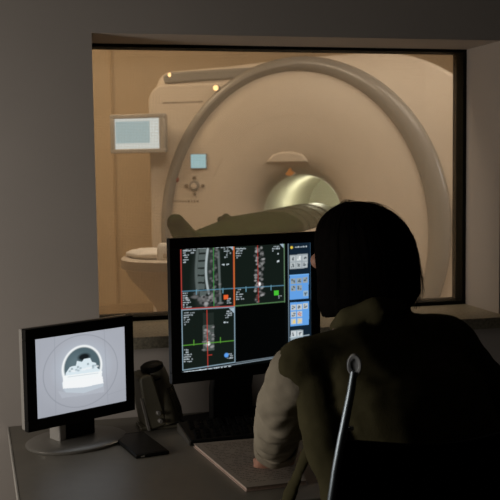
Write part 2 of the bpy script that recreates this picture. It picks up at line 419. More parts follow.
# blanket: loft with a raised cross-section
X_, Y_, Z_ = V((1, 0, 0)), V((0, 1, 0)), V((0, 0, 1))
m = MB()
echain(m, [(ppt(0, t, 1.105+hh_*.10), wd, .05, hh_*.8, X_, Y_) for t, hh_, wd in ((.50, .075, .16), (.62, .100, .19), (.85, .098, .195), (1.0, .095, .185), (1.2, .086, .165), (1.45, .070, .14), (1.62, .062, .115), (1.76, .060, .085), (1.84, .058, .07))])
m.ball(ppt(-.16, .90, 1.165), (.022, .03, .022)); m.ball(ppt(-.13, .93, 1.178), (.02, .03, .02))
for da in (-.004, .008): chain(m, [ppt(da, 1.76, 1.115), ppt(da-.012, 1.86, 1.160), ppt(da-.016, 1.925, 1.200), ppt(da-.014, 1.955, 1.222)], [.044, .040, .034, .026])
organic('blanket', m, 'green_cloth', pt, voxel=.008, smooth=4, disp=lambda p, n_: .006*noise.noise(V((p.x*16, p.y*9, p.z*10)))+.003*noise.noise(p*40))
# head coil over the patient's head
HC = GC+gn*.05
hc = thing('head_coil', (HC.x, HC.y, 1.075), 'olive head coil on the patient table inside the bore mouth', 'coil', GY)
m = MB(); rg = []
for y, s_ in [(-.50, .86), (-.47, 1), (.55, 1), (.62, .8)]:
    rg.append([V((math.cos(PI*k/16)*.17*s_, y, .012+math.sin(PI*k/16)*.105*s_)) for k in range(17)]+[V((-.15*s_, y, .004)), V((.15*s_, y, .004))])
m.rings(rg, cap0=True, cap1=True).build('coil_shell', 'coil_green', hc, smooth=True, bevel=.006)
for y in (-.35, -.15, .05, .25):
    MB().tube([V((math.cos(PI*k/16)*.174, y, .012+math.sin(PI*k/16)*.106)) for k in range(17)], .005, 8).build('rib', 'coil_green', hc, smooth=True)

# display beside the scanner (faces the same way as the gantry)
dp0 = GC+gu*(-.905)+gn*.12+V((0, 0, .445-.0))
ds = thing('display', tuple(dp0), 'grey-framed lit display beside the scanner, left of its ring', 'display', GY)
MB().box((0, 0, 0), (.325, .055, .222)).build('casing', 'silver_plastic', ds, bevel=.006)
m = MB()
m.span((-.172, -.045, .088), (.172, -.022, .113)).span((-.172, -.045, -.113), (.172, -.022, -.088)).span((-.172, -.045, -.088), (-.143, -.022, .088)).span((.135, -.045, -.088), (.172, -.022, .088))
m.build('bezel', 'silver_plastic', ds, bevel=.004)
MB().span((-.143, -.036, -.088), (.135, -.028, .088)).build('screen', emis('lcd_pale', rgb(222, 232, 236), 1.15), ds)
m = MB().span((-.138, -.0375, -.055), (.075, -.034, .072)); m.build('image_window', emis('lcd_mid', rgb(172, 198, 208), 1.15), ds)
MB().span((-.05, .02, -.06), (.12, .075, .06)).build('bracket', 'grey_plastic', ds, bevel=.004)

# ------------------------------------------------------------------ desk
DZ = .745
dk = thing('desk', (.9, 2.2, 0), 'long grey desk with pale edging under the observation window', 'desk')
def dl(x, y, z): return V((x-.9, y-2.2, z))
top = [(-.021, 2.622), (.006, 1.86), (2.3, 1.86), (2.3, 2.622)]
MB().prism(top, lambda a, b, d: dl(a, b, d), DZ-.028, DZ).build('desktop', 'desk_grey', dk, bevel=.002)
MB().prism([(-.024, 2.622), (.003, 1.858), (.006, 1.858), (-.021, 2.622)], lambda a, b, d: dl(a, b, d), DZ-.029, DZ+.0006).build('edging', 'desk_edge', dk)
for a, b in ((.05, .08), (2.2, 2.23)):
    MB().span(dl(a, 1.95, 0), dl(b, 2.56, DZ-.028)).build('side_panel', 'desk_grey', dk, bevel=.002)
MB().span(dl(.08, 2.50, .30), dl(2.2, 2.52, DZ-.028)).build('modesty_panel', 'desk_grey', dk)

# ------------------------------------------------------------------ screens painted as pictures
def screen_mesh(name, Wd, Hd, img, parent, y):
    h, w_, _ = img.shape
    xs = np.linspace(-Wd/2, Wd/2, w_+1); zs = np.linspace(Hd/2, -Hd/2, h+1)
    # one quad per picture element, colour on the face corners
    X, Z = np.meshgrid(xs, zs); vs = np.stack([X, np.full_like(X, y), Z], -1).reshape(-1, 3)
    i = (np.arange(h)[:, None]*(w_+1)+np.arange(w_)[None]).ravel()
    fs = np.stack([i, i+w_+1, i+w_+2, i+1], 1)
    me = bpy.data.meshes.new(name); me.from_pydata(vs.tolist(), [], fs.tolist())
    at = me.color_attributes.new('picture', 'FLOAT_COLOR', 'CORNER')
    c = np.concatenate([img.reshape(-1, 3), np.ones((h*w_, 1))], 1).repeat(4, 0).astype(np.float32)
    at.data.foreach_set('color', c.ravel())
    o = bpy.data.objects.new(name, me); COL.objects.link(o); o.parent = parent
    return o
LN = np.vectorize(lin)
def lc(*c): return np.array([lin(x) for x in c])
class Paint:
    def __init__(s, w_, h, bg): s.a = np.zeros((h, w_, 3)); s.a[:] = lc(*bg); s.w = w_; s.h = h; s.Y, s.X = np.mgrid[0:h, 0:w_]+.5
    def rect(s, x0, y0, x1, y1, c, al=1):      # in 0..1
        k = (s.X >= x0*s.w) & (s.X < x1*s.w) & (s.Y >= y0*s.h) & (s.Y < y1*s.h); s.a[k] = s.a[k]*(1-al)+lc(*c)*al
    def ell(s, cx, cy, rx, ry, c, al=1, soft=.15):
        d = np.hypot((s.X/s.w-cx)/rx, (s.Y/s.h-cy)/ry); k = np.clip((1+soft-d)/(2*soft), 0, 1)[..., None]*al
        s.a = s.a*(1-k)+lc(*c)*k
    def ring(s, cx, cy, rx, ry, wd, c, al=1):
        d = np.hypot((s.X/s.w-cx)/rx, (s.Y/s.h-cy)/ry); k = (np.exp(-((d-1)/wd)**2))[..., None]*al
        s.a = s.a*(1-k)+lc(*c)*k
    def line(s, x0, y0, x1, y1, wd, c, al=1):
        ax, ay, bx, by = x0*s.w, y0*s.h, x1*s.w, y1*s.h; L = max(1e-6, (bx-ax)**2+(by-ay)**2)
        t = np.clip(((s.X-ax)*(bx-ax)+(s.Y-ay)*(by-ay))/L, 0, 1); d = np.hypot(s.X-ax-t*(bx-ax), s.Y-ay-t*(by-ay))
        k = np.clip(wd/2+.5-d, 0, 1)[..., None]*al; s.a = s.a*(1-k)+lc(*c)*k
    def poly(s, P, c, al=1):
        ins = np.zeros((s.h, s.w), bool)
        for i in range(len(P)):
            (ax, ay), (bx, by) = P[i], P[(i+1)%len(P)]; x, y = s.X/s.w, s.Y/s.h
            k = ((ay > y) != (by > y)) & (x < (bx-ax)*(y-ay)/(by-ay+1e-9)+ax); ins ^= k
        s.a[ins] = s.a[ins]*(1-al)+lc(*c)*al
    def text(s, x0, y, x1, c, hgt=.009, al=.8, dens=.8):
        x = x0
        while x < x1:
            wd = random.choice((.005, .009, .014))
            if random.random() < dens: s.rect(x, y, min(x+wd, x1), y+hgt, c, al*random.uniform(.6, 1))
            x += wd+.003
    def blur(s, n=1):
        for _ in range(n):
            p = np.pad(s.a, ((1, 1), (1, 1), (0, 0)), 'edge')
            s.a = (p[:-2, 1:-1]+p[2:, 1:-1]+p[1:-1, :-2]+p[1:-1, 2:]+4*p[1:-1, 1:-1])/8

# --- main monitor: positions in the picture 0..1 are read on the 19-inch panel
MA = math.radians(12)
MC = at_d(167, 386, 2.262)
MW, MH = .400, .342
mu = V((math.cos(MA), math.sin(MA), 0))
mbase = V((MC.x, MC.y, 0))+mu*(MW/2)+V((-math.sin(MA)*-.03, .03*math.cos(MA), 0))*1
mz = MC.z+.002
mt = thing('monitor', (mbase.x, mbase.y, DZ), 'black monitor showing black-background spine scans, in front of the seated person', 'monitor', MA)
zc = mz-DZ+MH/2
def mon(root, W_, H_, zc, bz, depth, body, side, yf=-.03, bb=None):
    bb = bb or bz
    m = MB()
    m.span((-W_/2, yf, zc+H_/2-bz), (W_/2, yf+.018, zc+H_/2)).span((-W_/2, yf, zc-H_/2), (W_/2, yf+.018, zc-H_/2+bb))
    m.span((-W_/2, yf, zc-H_/2+bb), (-W_/2+bz, yf+.018, zc+H_/2-bz)).span((W_/2-bz, yf, zc-H_/2+bb), (W_/2, yf+.018, zc+H_/2-bz))
    b = m.build('bezel', body, root, bevel=.0012)
    m = MB()
    rg = [[V((sx*(W_/2-i), y, zc+sz*(H_/2-i))) for sx, sz in ((-1, -1), (1, -1), (1, 1), (-1, 1))] for y, i in ((yf+.010, .001), (yf+depth, .001), (yf+depth+.008, .008), (yf+depth+.028, W_*.2), (yf+depth+.03, W_*.22))]
    m.rings(rg, cap0=True, cap1=True).build('rear_case', side, root, bevel=.003)
    return b
mat('bezel_side', (.11, .105, .095, 1), .4, metal=.3, var=.05)
mon(mt, MW, MH, zc, .0262, .022, 'black_plastic', 'bezel_side', bb=.0262)
MB().rings([[V((a+sh, y+b, z)) for a, b in ((-wd, -.014), (wd, -.014), (wd, .014), (-wd, .014))] for z, y, wd, sh in ((.010, .20, .060, .055), (.10, .19, .058, .05), (zc-.06, .06, .055, .015), (zc, .02, .055, 0))], cap0=True, cap1=True).build('neck', 'black_plastic', mt, bevel=.004)
MB().prism(rr_outline(-.07, .18, .135, .29, .02, .02), lambda a, b, d: V((a, b, d)), .0005, .012).build('base', 'black_plastic', mt, bevel=.003)
SW, SH = MW-.0524, MH-.0524
# map photo pixels to picture coordinates of this panel
mt_rot = Matrix.Rotation(MA, 3, 'Z')
def s_uv(px, py):
    o = mt.location+mt_rot@V((0, -.0285, zc)); n_ = mt_rot@V((0, -1, 0)); ux = mt_rot@V((1, 0, 0))
    d = at_d(px, py, 1)-V(CP); t = (o-V(CP)).dot(n_)/d.dot(n_); q = V(CP)+d*t-o
    return q.dot(ux)/SW+.5, .5-q.z/SH
PM = Paint(300, 250, (7, 10, 9))
def U(x, y): return s_uv(x, y)
WHT = (215, 228, 235); GRN = (24, 32, 24)
PM.a[:] = lc(5, 7, 7)
# viewports
vp = {'a': [(181, 247.5), (233.5, 245), (234, 306), (182, 309)], 'b': [(234.5, 245), (284, 242.5), (284.5, 301), (235, 306)], 'c': [(182, 310), (234.5, 307), (235, 362), (183, 370)], 'd': [(236, 307), (284.5, 302), (285, 355), (236, 362)]}
for k, P in vp.items(): PM.poly([U(*p) for p in P], (20, 28, 24) if k != 'd' else (3, 4, 4))
def pl_(p, q, wd, c, al=1): PM.line(*U(*p), *U(*q), wd, c, al)
# sagittal spine
rnd = random.Random(3)
for i in range(40):
    f = i/39; y = 250+f*55; x = 205-4*math.sin(f*2.6)+(3 if f > .8 else 0)
    PM.ell(*U(x+3, y), .075, .018, (58, 66, 64), .25, .5)
for i in range(7):
    y = 250+i*7.3; x = 203.6-2.0*math.sin(i/6*2.6)+(1.5 if i == 6 else 0)
    PM.poly([U(x-4, y-2.6), U(x+3, y-3.2+.5), U(x+2.6, y+2.6), U(x-4.2, y+2.9)], (84, 94, 92))
    pl_((x-4.2, y+3.7), (x+2.6, y+3.3), 1.8, (18, 22, 21), .8)
for i in range(40):
    f = i/39; PM.ell(*U(207.9-2.6*math.sin(f*2.5)+f*f*2.5, 249+f*44), .0075, .012, (176, 188, 190), .65, .5)
    PM.ell(*U(197.8-2.0*math.sin(f*2.6)+f, 250+f*42), .010, .012, (96, 106, 104), .5, .5)
    PM.ell(*U(214+rnd.gauss(0, 2.2)+f*2, 249+f*46), .010, .009, (rnd.randint(50, 135),)*3, .6, .5)
    PM.ell(*U(218.5+f*2, 252+f*50), .008, .012, (104, 114, 112), .5, .5)
for i in range(40): PM.ell(*U(207+rnd.gauss(0, 5.5), 299+rnd.gauss(0, 3.6)), rnd.uniform(.010, .022), rnd.uniform(.008, .016), (rnd.randint(70, 170),)*3, .7, .4)
for i in range(6): PM.ell(*U(208+rnd.gauss(0, 5), 299+rnd.gauss(0, 4)), .010, .010, (12, 14, 14), .85, .4)
# coronal spine
for i in range(90):
    f = i/89; wd = 3.2+1.6*abs(math.sin(f*9)); PM.ell(*U(259.5+rnd.uniform(-wd, wd), 248+f*54), rnd.uniform(.006, .013), rnd.uniform(.006, .012), (rnd.randint(40, 175),)*3, .75, .4)
PM.ell(*U(259.5, 284), .009, .014, (250, 250, 250), 1, .4); PM.ell(*U(257.5, 297), .012, .02, (70, 40, 36), .9, .4)
# axial
PM.poly([U(203, 325), (U(214, 324.5)), U(214.5, 350), U(203.3, 351)], (74, 82, 78))
for i in range(46): PM.ell(*U(208.7+rnd.uniform(-5, 5), 326+rnd.random()*24), rnd.uniform(.006, .014), rnd.uniform(.005, .010), (rnd.randint(40, 170),)*3, .7, .4)
PM.ell(*U(208.5, 343.5), .013, .016, (250, 250, 250), .95, .4)
PM.poly([U(203, 313), U(214, 312.5), U(214, 324), U(203, 324.5)], (40, 48, 44), .6)
# reference lines and borders
pl_((213.5, 246), (214, 306), 1.6, (60, 150, 66), .85)
pl_((257.5, 245), (258.5, 302), 1.8, (170, 52, 44), .85)
pl_((207, 310), (208, 367), 1.8, (180, 60, 50), .9)
pl_((182, 291.5), (284, 285.5), 1.6, (92, 140, 165), .9)
for x, y in ((196.5, 291), (223, 289.5), (246, 288), (271, 286.5)): pl_((x, y-1), (x, y+3.5), 1.6, (110, 160, 180))
pl_((182, 345.5), (234, 340.5), 1.6, (92, 160, 56), .9)
for x, y in ((194, 344), (220.5, 341.5)): pl_((x, y+1), (x, y-4), 1.6, (92, 160, 56))
pl_((208, 355), (212, 354.6), 1.6, (180, 60, 50))
for p, q in zip(vp['a'], vp['a'][1:]+vp['a'][:1]): pl_(p, q, 2.0, (178, 66, 58))
pl_((234, 246), (234.5, 306), 2.2, (205, 110, 50))
pl_((284, 242.5), (284.5, 302), 1.8, (104, 135, 104)); pl_((235, 306), (284.5, 301.5), 1.8, (88, 128, 84)); pl_((234, 245), (284, 242.5), 1.4, (104, 135, 120))
for p, q in zip(vp['c'], vp['c'][1:]+vp['c'][:1]): pl_(p, q, 1.8, (140, 165, 180))
pl_((288, 241.5), (289, 352), 1.6, (120, 140, 155)); pl_((180, 373), (286, 356), 1.4, (140, 155, 165)); pl_((236, 362.5), (285, 355), 1.2, (130, 145, 155))
# menu row, corner texts
def tx(x0, y0, x1, y1, c=WHT, al=.85, step=1, th=.011):
    n_ = max(2, int((x1-x0)/1.4))
    for i in range(n_):
        if rnd.random() < .84:
            f = (i+.5)/n_; u_, v_ = U(x0+(x1-x0)*f, y0+(y1-y0)*f); PM.rect(u_-.0052, v_-th/2*rnd.uniform(.6, 1.1), u_+.0052, v_+th/2*rnd.uniform(.6, 1.1), c, al*rnd.uniform(.5, 1))
x = 180.5
for wd in (6.5, 10, 6.5, 4.5, 7, 8, 4, 4.5, 5, 5, 4.5):
    y = 245.6-(x-180)*.046; tx(x, y, x+wd, y-.3, al=.9); x += wd+2.6
for (x, y, rows) in ((183, 251, (13, 11, 6, 5, 6, 5)), (183, 293.5, (5, 4.5, 5, 7, 8, 5, 9)), (236, 249, (10, 8, 6, 5, 4)), (236, 290, (5, 4, 7, 6, 8)), (184, 313, (11, 9, 5, 6, 5, 4)), (184, 350, (5, 5, 8, 7, 9, 8))):
    for i, wd in enumerate(rows): tx(x, y+i*2.3, x+wd, y+i*2.3-.4, al=.62)
for (x, y, rows) in ((224, 249.5, (6, 7, 7, 4, 4)), (272, 247, (9, 8, 5)), (225, 311.5, (6, 7, 7, 4)), (227, 299, (4, 5, 6)), (278, 296, (4, 4)), (227, 354, (5, 6, 6))):
    for i, wd in enumerate(rows): tx(x, y+i*2.0, x+wd, y+i*2.0-.4, al=.6)
tx(222, 264.8, 229, 264.4); tx(223.5, 322.5, 230, 322); tx(184, 372, 234, 365.5, al=.8); tx(186, 249, 206, 248, al=.7); tx(215, 247.6, 231, 247, al=.6)
for P in ([(229, 246), (233.3, 245.5), (233.3, 251)], [(279, 243.3), (283.7, 243), (283.7, 248.5)], [(229, 308), (234, 307.6), (234, 313)]): PM.poly([U(*p) for p in P], (175, 195, 210), .8)
def sq(x, y, s_, c): PM.poly([U(x-s_, y-s_+.2), U(x+s_, y-s_-.2), U(x+s_, y+s_-.2), U(x-s_, y+s_+.2)], c)
sq(226, 297, 2.1, (225, 96, 46)); sq(276.3, 293, 2.2, (70, 190, 52)); PM.ell(*U(226.5, 355), .016, .018, (92, 158, 235), 1, .2)
PM.ell(*U(223, 356), .004, .004, (10, 10, 10)); sq(278, 261.4, .9, (210, 220, 225)); sq(278, 254, .7, (200, 210, 215))
# tool column
PM.poly([U(289.5, 241), U(317, 239.5), U(317, 358), U(290, 352)], (18, 34, 48))
PM.ell(*U(291.5, 247.7), .010, .011, (235, 205, 70), 1, .3); tx(294.5, 247.5, 307, 246.6, al=.7)
def tray(x0, y0, x1, y1, c): PM.poly([U(x0, y0), U(x1, y0-(x1-x0)*.075), U(x1, y1-(x1-x0)*.075), U(x0, y1)], c)
tray(289.5, 255.2, 307.5, 269.3, (150, 160, 165)); tray(289.5, 275.5, 308.5, 299.8, (98, 158, 226)); tray(290, 302.5, 308.8, 326.2, (98, 160, 228)); tray(290.5, 330.5, 303, 342, (150, 165, 172))
pl_((289.7, 275.6), (308.5, 274.2), 2, (120, 180, 240)); pl_((297, 301.5), (309, 300.5), 3, (8, 10, 14))
def icon(x, y, c, d):
    PM.poly([U(x-2.5, y-2.6), U(x+2.5, y-3), U(x+2.5, y+2.6), U(x-2.5, y+3)], c)
    for k in range(5): PM.ell(*U(x+rnd.uniform(-1.4, 1.4), y+rnd.uniform(-1.5, 1.5)), .006, .006, d, .8, .4)
G1 = (178, 186, 188); D1 = (70, 80, 86)
for r_ in range(2):
    for c_ in range(3): icon(292.7+c_*6, 258.8-c_*.4+r_*6.8, G1, (235, 240, 240) if (r_, c_) == (0, 1) else D1)
for i, (x, y) in enumerate(((293, 281.3), (299, 280.8), (305, 279.8), (293.2, 288.2), (299.3, 287.8), (305.5, 293.6))): icon(x, y, (146, 160, 168) if i < 5 else (150, 178, 200), D1)
for i, (x, y) in enumerate(((293.2, 307.5), (299.3, 307), (305.3, 306), (293.4, 314.5), (299.5, 314), (293.6, 321.3), (299.6, 321))): icon(x, y, (190, 198, 202), (240, 205, 90) if i > 4 else ((190, 80, 60) if i == 4 else D1))
for c_ in range(2): icon(293.7+c_*6, 334-c_*.4, (205, 212, 215), D1)
PM.poly([U(310.8, 265), U(314.2, 264.5), U(314.2, 300), U(310.8, 300.5)], (46, 84, 118))
pl_((310.3, 243), (310.8, 299), 1.2, (70, 105, 135)); pl_((314.6, 264), (314.8, 298), 1.6, (130, 170, 200)); pl_((314.8, 298), (316.6, 298), 1.6, (190, 210, 220)); pl_((312.3, 318), (312.6, 334), 1.6, (190, 210, 222)); pl_((312.3, 318), (315.3, 317.5), 1.6, (190, 210, 222)); pl_((315.5, 307), (315.5, 317.5), 1.6, (190, 210, 222)); PM.ell(*U(313.8, 308), .005, .012, (225, 235, 240), 1, .3)
pl_((290, 337.5), (309, 334.8), 1.6, (180, 198, 208)); pl_((180, 246.6), (317, 240), 1.2, (120, 140, 150), .6)
PM.blur(1)
SCR = picture('scan_picture', 1.0)
so_ = screen_mesh('screen', SW+.001, SH+.001, PM.a, mt, -.0285); so_.location.z = zc; so_.data.materials.append(SCR)

# --- small monitor
SA = math.radians(28)
SCn = at_d(28.5, 433, 2.30); W2, H2 = .308, .247
su = V((math.cos(SA), math.sin(SA), 0))
sp = V((SCn.x, SCn.y, 0))+su*(W2/2)+V((-math.sin(SA), math.cos(SA), 0))*.03
smn = thing('monitor', (sp.x, sp.y, DZ), 'smaller monitor on the left of the desk showing a glowing scanner bore', 'monitor', SA)
z2 = SCn.z-DZ+H2/2
mon(smn, W2, H2, z2, .0265, .034, 'black_plastic', 'silver_plastic', bb=.0275)
PM2 = Paint(240, 220, (172, 176, 186))
s_W, s_H = W2-.053, H2-.054
sm_rot = Matrix.Rotation(SA, 3, 'Z'); zs_ = z2+.002
def U(px, py):
    o = smn.location+sm_rot@V((0, -.0285, zs_)); n_ = sm_rot@V((0, -1, 0)); ux = sm_rot@V((1, 0, 0))
    d = at_d(px, py, 1)-V(CP); t = (o-V(CP)).dot(n_)/d.dot(n_); q = V(CP)+d*t-o
    return q.dot(ux)/s_W+.5, .5-q.z/s_H
# soft camera picture of the scanner room
PM2.a = PM2.a*(1-.10*np.clip((PM2.Y/220)[..., None]-.45, 0, 1)*1.6)
cu, cv = U(82.3, 367.5)
PM2.ell(*U(82, 371), .34, .36, (186, 190, 200), .55, .6)
PM2.ell(cu, cv, .25, .27, (190, 202, 215), .7, .45)
def pl2(p, q, wd, c, al=1): PM2.line(*U(*p), *U(*q), wd, c, al)
PM2.ring(*U(81.4, 371), .415, .46, .008, (120, 126, 136), .7)
pl2((54.5, 333), (56, 415), 1.2, (150, 155, 166), .8); pl2((104, 330), (108, 405), 1.2, (150, 155, 166), .8)
pl2((107, 395), (127, 388), 1.2, (150, 155, 166), .7)
PM2.poly([U(62, 383), U(102, 376), U(104, 388), U(84, 394), U(64, 393)], (214, 226, 236))
PM2.poly([U(63, 388), U(103, 382), U(104, 387), U(85, 393), U(64, 393)], (176, 184, 196), .9)
PM2.ell(cu, cv, .226, .285, (246, 252, 255), 1, .04)
PM2.ell(*U(82.5, 366.5), .205, .255, (84, 104, 112), 1, .05)
PM2.ell(*U(76, 364), .10, .12, (108, 128, 136), .6, .5)
PM2.ell(*U(84, 357), .065, .045, (24, 30, 34), 1, .3)
PM2.poly([U(66, 373), U(70, 367), U(76, 365.5), U(77, 361), U(82, 362), U(84, 359), U(90, 358), (U(92, 362)), U(96, 363), U(97, 368), U(102, 371), U(101, 384), U(63, 389)], (226, 240, 247))
PM2.poly([U(63, 376), U(102, 371), U(102, 382), U(82, 387), U(63, 388)], (250, 254, 255))
pl2((68, 377), (98, 373), 1.3, (170, 190, 200), .8)
for p in ((72, 369), (78, 367), (88, 364), (93, 366)): PM2.ell(*U(*p), .012, .014, (130, 150, 160), .8, .4)
for k in range(14): PM2.ell(*U(70+2.1*k, 371-.4*k+rnd.uniform(-1.5, 1.5)), .014, .012, rnd.choice(((250, 253, 255), (150, 170, 180))), .7, .4)
PM2.ring(cu, cv, .216, .272, .045, (252, 255, 255), .9)
PM2.poly([U(58, 391), U(66, 392), U(84, 393), U(103, 386.5), U(104, 386), U(104, 392), U(62, 398)], (183, 188, 198))
PM2.poly([U(62.5, 382), U(102.5, 376.5), U(103.5, 383.5), U(84, 387.5), U(63.5, 389)], (252, 254, 255))
PM2.poly([U(63.5, 388.5), U(84, 387.2), U(103.5, 383), U(103, 386.5), U(84, 393), U(66, 392.4)], (196, 206, 216))
PM2.blur(2)
so2 = screen_mesh('screen', s_W+.001, s_H+.001, PM2.a, smn, -.0285); so2.location.z = zs_; so2.data.materials.append(picture('room_picture', .92))
MB().span((-.035, .006, .010), (.055, .05, z2-.04)).build('neck', 'black_plastic', smn, bevel=.004)
MB().span((-.056, -.004, .010), (-.035, .045, z2-.08)).build('neck_trim', 'silver_plastic', smn, bevel=.004)
rg = [[V((.002+.132*s_*math.cos(2*PI*k/56), .01+.105*s_*math.sin(2*PI*k/56), z)) for k in range(56)] for z, s_ in ((.0005, .985), (.003, 1), (.007, 1), (.011, .95), (.014, .6), (.015, .3))]
MB().rings(rg, cap0=True, cap1=True).build('base', 'base_silver', smn, smooth=True)

# ------------------------------------------------------------------ speaker between the monitors
sk = thing('desk_speaker', (.372, 2.515, DZ), 'olive-grey leaning desktop speaker with black cap and two side knobs, between the monitors', 'speaker', math.radians(12))
lean = Matrix.Rotation(math.radians(-12), 3, 'Y')
def kp(x, y, z): return lean@V((x, y, z))
rg = []
for z, sx in ((.012, 1.0), (.03, 1.0), (.08, .86), (.13, .70), (.152, .62), (.158, .55)):
    rg.append([kp(.016+math.cos(2*PI*k/28)*.048*sx, math.sin(2*PI*k/28)*.050*sx, z) for k in range(28)])
MB().rings(rg, cap0=True, cap1=True).build('body', 'olive_plastic', sk, smooth=True)
m = MB(); rg = []
for z, a, b in ((.012, -.046, .004), (.08, -.044, .0), (.148, -.040, -.006), (.154, -.034, -.010)):
    rg.append([kp(a, -.040, z), kp(b, -.048, z), kp(b, .044, z), kp(a, .040, z)])
m.rings(rg, cap0=True, cap1=True).build('side_housing', 'olive_plastic', sk, bevel=.004)
MB().rings([[kp(.012+math.cos(2*PI*k/24)*r, math.sin(2*PI*k/24)*r*1.05, z) for k in range(24)] for z, r in ((.152, .028), (.158, .031), (.167, .030), (.172, .022))], cap0=True, cap1=True).build('cap', 'black_plastic', sk, smooth=True)
for z, y in ((.052, -.048), (.030, -.0485)):
    MB().tube([kp(-.014, y+.004, z), kp(-.014, y-.009, z)], .0058, 16).build('knob', 'silver_plastic', sk, bevel=.0015)
MB().rings([[kp(a, y, z) for y, z in ((-.043, .012), (-.034, .012), (-.032, .10), (-.040, .10))] for a in (-.0485, -.043)], cap0=True, cap1=True).build('edge_strip', 'silver_plastic', sk)
MB().prism([(-.066, -.03), (.05, -.046), (.055, .045), (-.055, .045)], lambda a, b, d: V((a, b, d)), .0004, .009).build('foot', 'olive_plastic', sk, bevel=.0015)
m = MB()
for k in range(9):
    for j in range(12):
        q = math.radians(-70+k*13); z = .035+j*.006; sx = 1-(z-.03)*.29/.1*.97
        m.box(kp(.016+math.cos(q)*.0485*sx, math.sin(q)*.0505*sx, z), (.0025, .0025, .0025), lean@Matrix.Rotation(q, 3, 'Z'))
m.build('grille', 'black_plastic', sk)
MB().box(kp(.010, -.0345, .134), (.016, .003, .004), lean).build('badge', 'black_plastic', sk)

# ------------------------------------------------------------------ phone
ph = thing('mobile_phone', (.292, 2.338, DZ), 'black mobile phone lying on the desk right of the small monitor base', 'phone', math.radians(11))
ol = rr_outline(-.042, .042, -.098, .098, .012, .012)
m = MB().prism([(a, b) for a, b in ol], lambda a, b, d: V((a, b, d)), .0003, .009); m.build('body', 'black_plastic', ph, bevel=.0025)
MB().span((-.038, -.088, .0088), (.038, .088, .0094)).build('screen', 'phone_glass', ph)
MB().span((-.030, -.0995, .003), (-.020, -.097, .0065)).build('port', 'chrome', ph)

# ------------------------------------------------------------------ keyboard
kb = thing('keyboard', (.625, 2.384, DZ), 'black keyboard behind the notebook on the desk', 'keyboard', math.radians(3))
m = MB().prism([(-.068, .004), (.068, .004), (.068, .026), (-.068, .014)], lambda a, b, d: V((d, a, b)), -.215, .215); m.build('case', 'black_plastic', kb, bevel=.003)
MB().prism([(-.068, .0006), (.068, .0006), (.068, .0235), (-.068, .0115)], lambda a, b, d: V((d, a, b)), -.2185, -.2148).build('lit_side_strip', 'bezel_side', kb)  # light falling on the left side, put into a paler strip
m = MB(); m.prism([(-.0062, -.0062), (.0062, -.0062), (.0062, .0062), (-.0062, .0062)], lambda a, b, d: V((a*(1.25-d*60), b*(1.25-d*60), d)), 0, .006)
k0 = None
for r_ in range(6):
    for c_ in range(16):
        x, y = -.192+c_*.0252+(r_%3)*.003, -.053+r_*.0212
        if k0 is None: kk = k0 = m.build('key', 'key_plastic', kb)
        else: kk = k0.copy(); COL.objects.link(kk); kk.parent = kb
        kk.location = (x, y, .0198+y*.088); kk.rotation_euler = (.088, 0, 0)

# ------------------------------------------------------------------ notebook
nb = thing('notebook', (.535, 2.115, DZ), 'open notebook with handwritten lines under the person\'s left hand', 'notebook', math.radians(0))
P = [(.418-.535, 2.292-2.115), (.635-.535, 2.292-2.115), (.60-.535, 1.945-2.115), (.464-.535, 1.937-2.115)]
def ins(P, d):
    c = (sum(p[0] for p in P)/4, sum(p[1] for p in P)/4); return [(c[0]+(p[0]-c[0])*d, c[1]+(p[1]-c[1])*d) for p in P]
MB().prism(P, lambda a, b, d: V((a, b, d)), .0004, .0022).build('cover', 'paper_edge', nb)
MB().prism(ins(P, .985), lambda a, b, d: V((a+.001, b, d)), .0022, .0080).build('pages', 'paper_edge', nb)
tp = MB().prism(ins(P, .995), lambda a, b, d: V((a+.002*0, b, d)), .0080, .0094).build('top_page', 'paper', nb)
m = MB()
def bil(u_, v_):
    a = V(P[0]).lerp(V(P[1]), u_); b = V(P[3]).lerp(V(P[2]), u_); q = a.lerp(b, v_); return V((q.x, q.y, .0097))
for r_ in range(26):
    v_ = .06+r_*.034; u_ = .08
    while u_ < .90:
        wd = rnd.uniform(.015, .06)
        if rnd.random() < .8:
            a, b = bil(u_, v_), bil(min(u_+wd, .93), v_); m.add([a+V((0, .0014, 0)), a-V((0, .0014, 0)), b-V((0, .0014, 0)), b+V((0, .0014, 0))], [(0, 1, 2, 3)])
        u_ += wd+.014
m.build('handwriting', 'ink', tp)

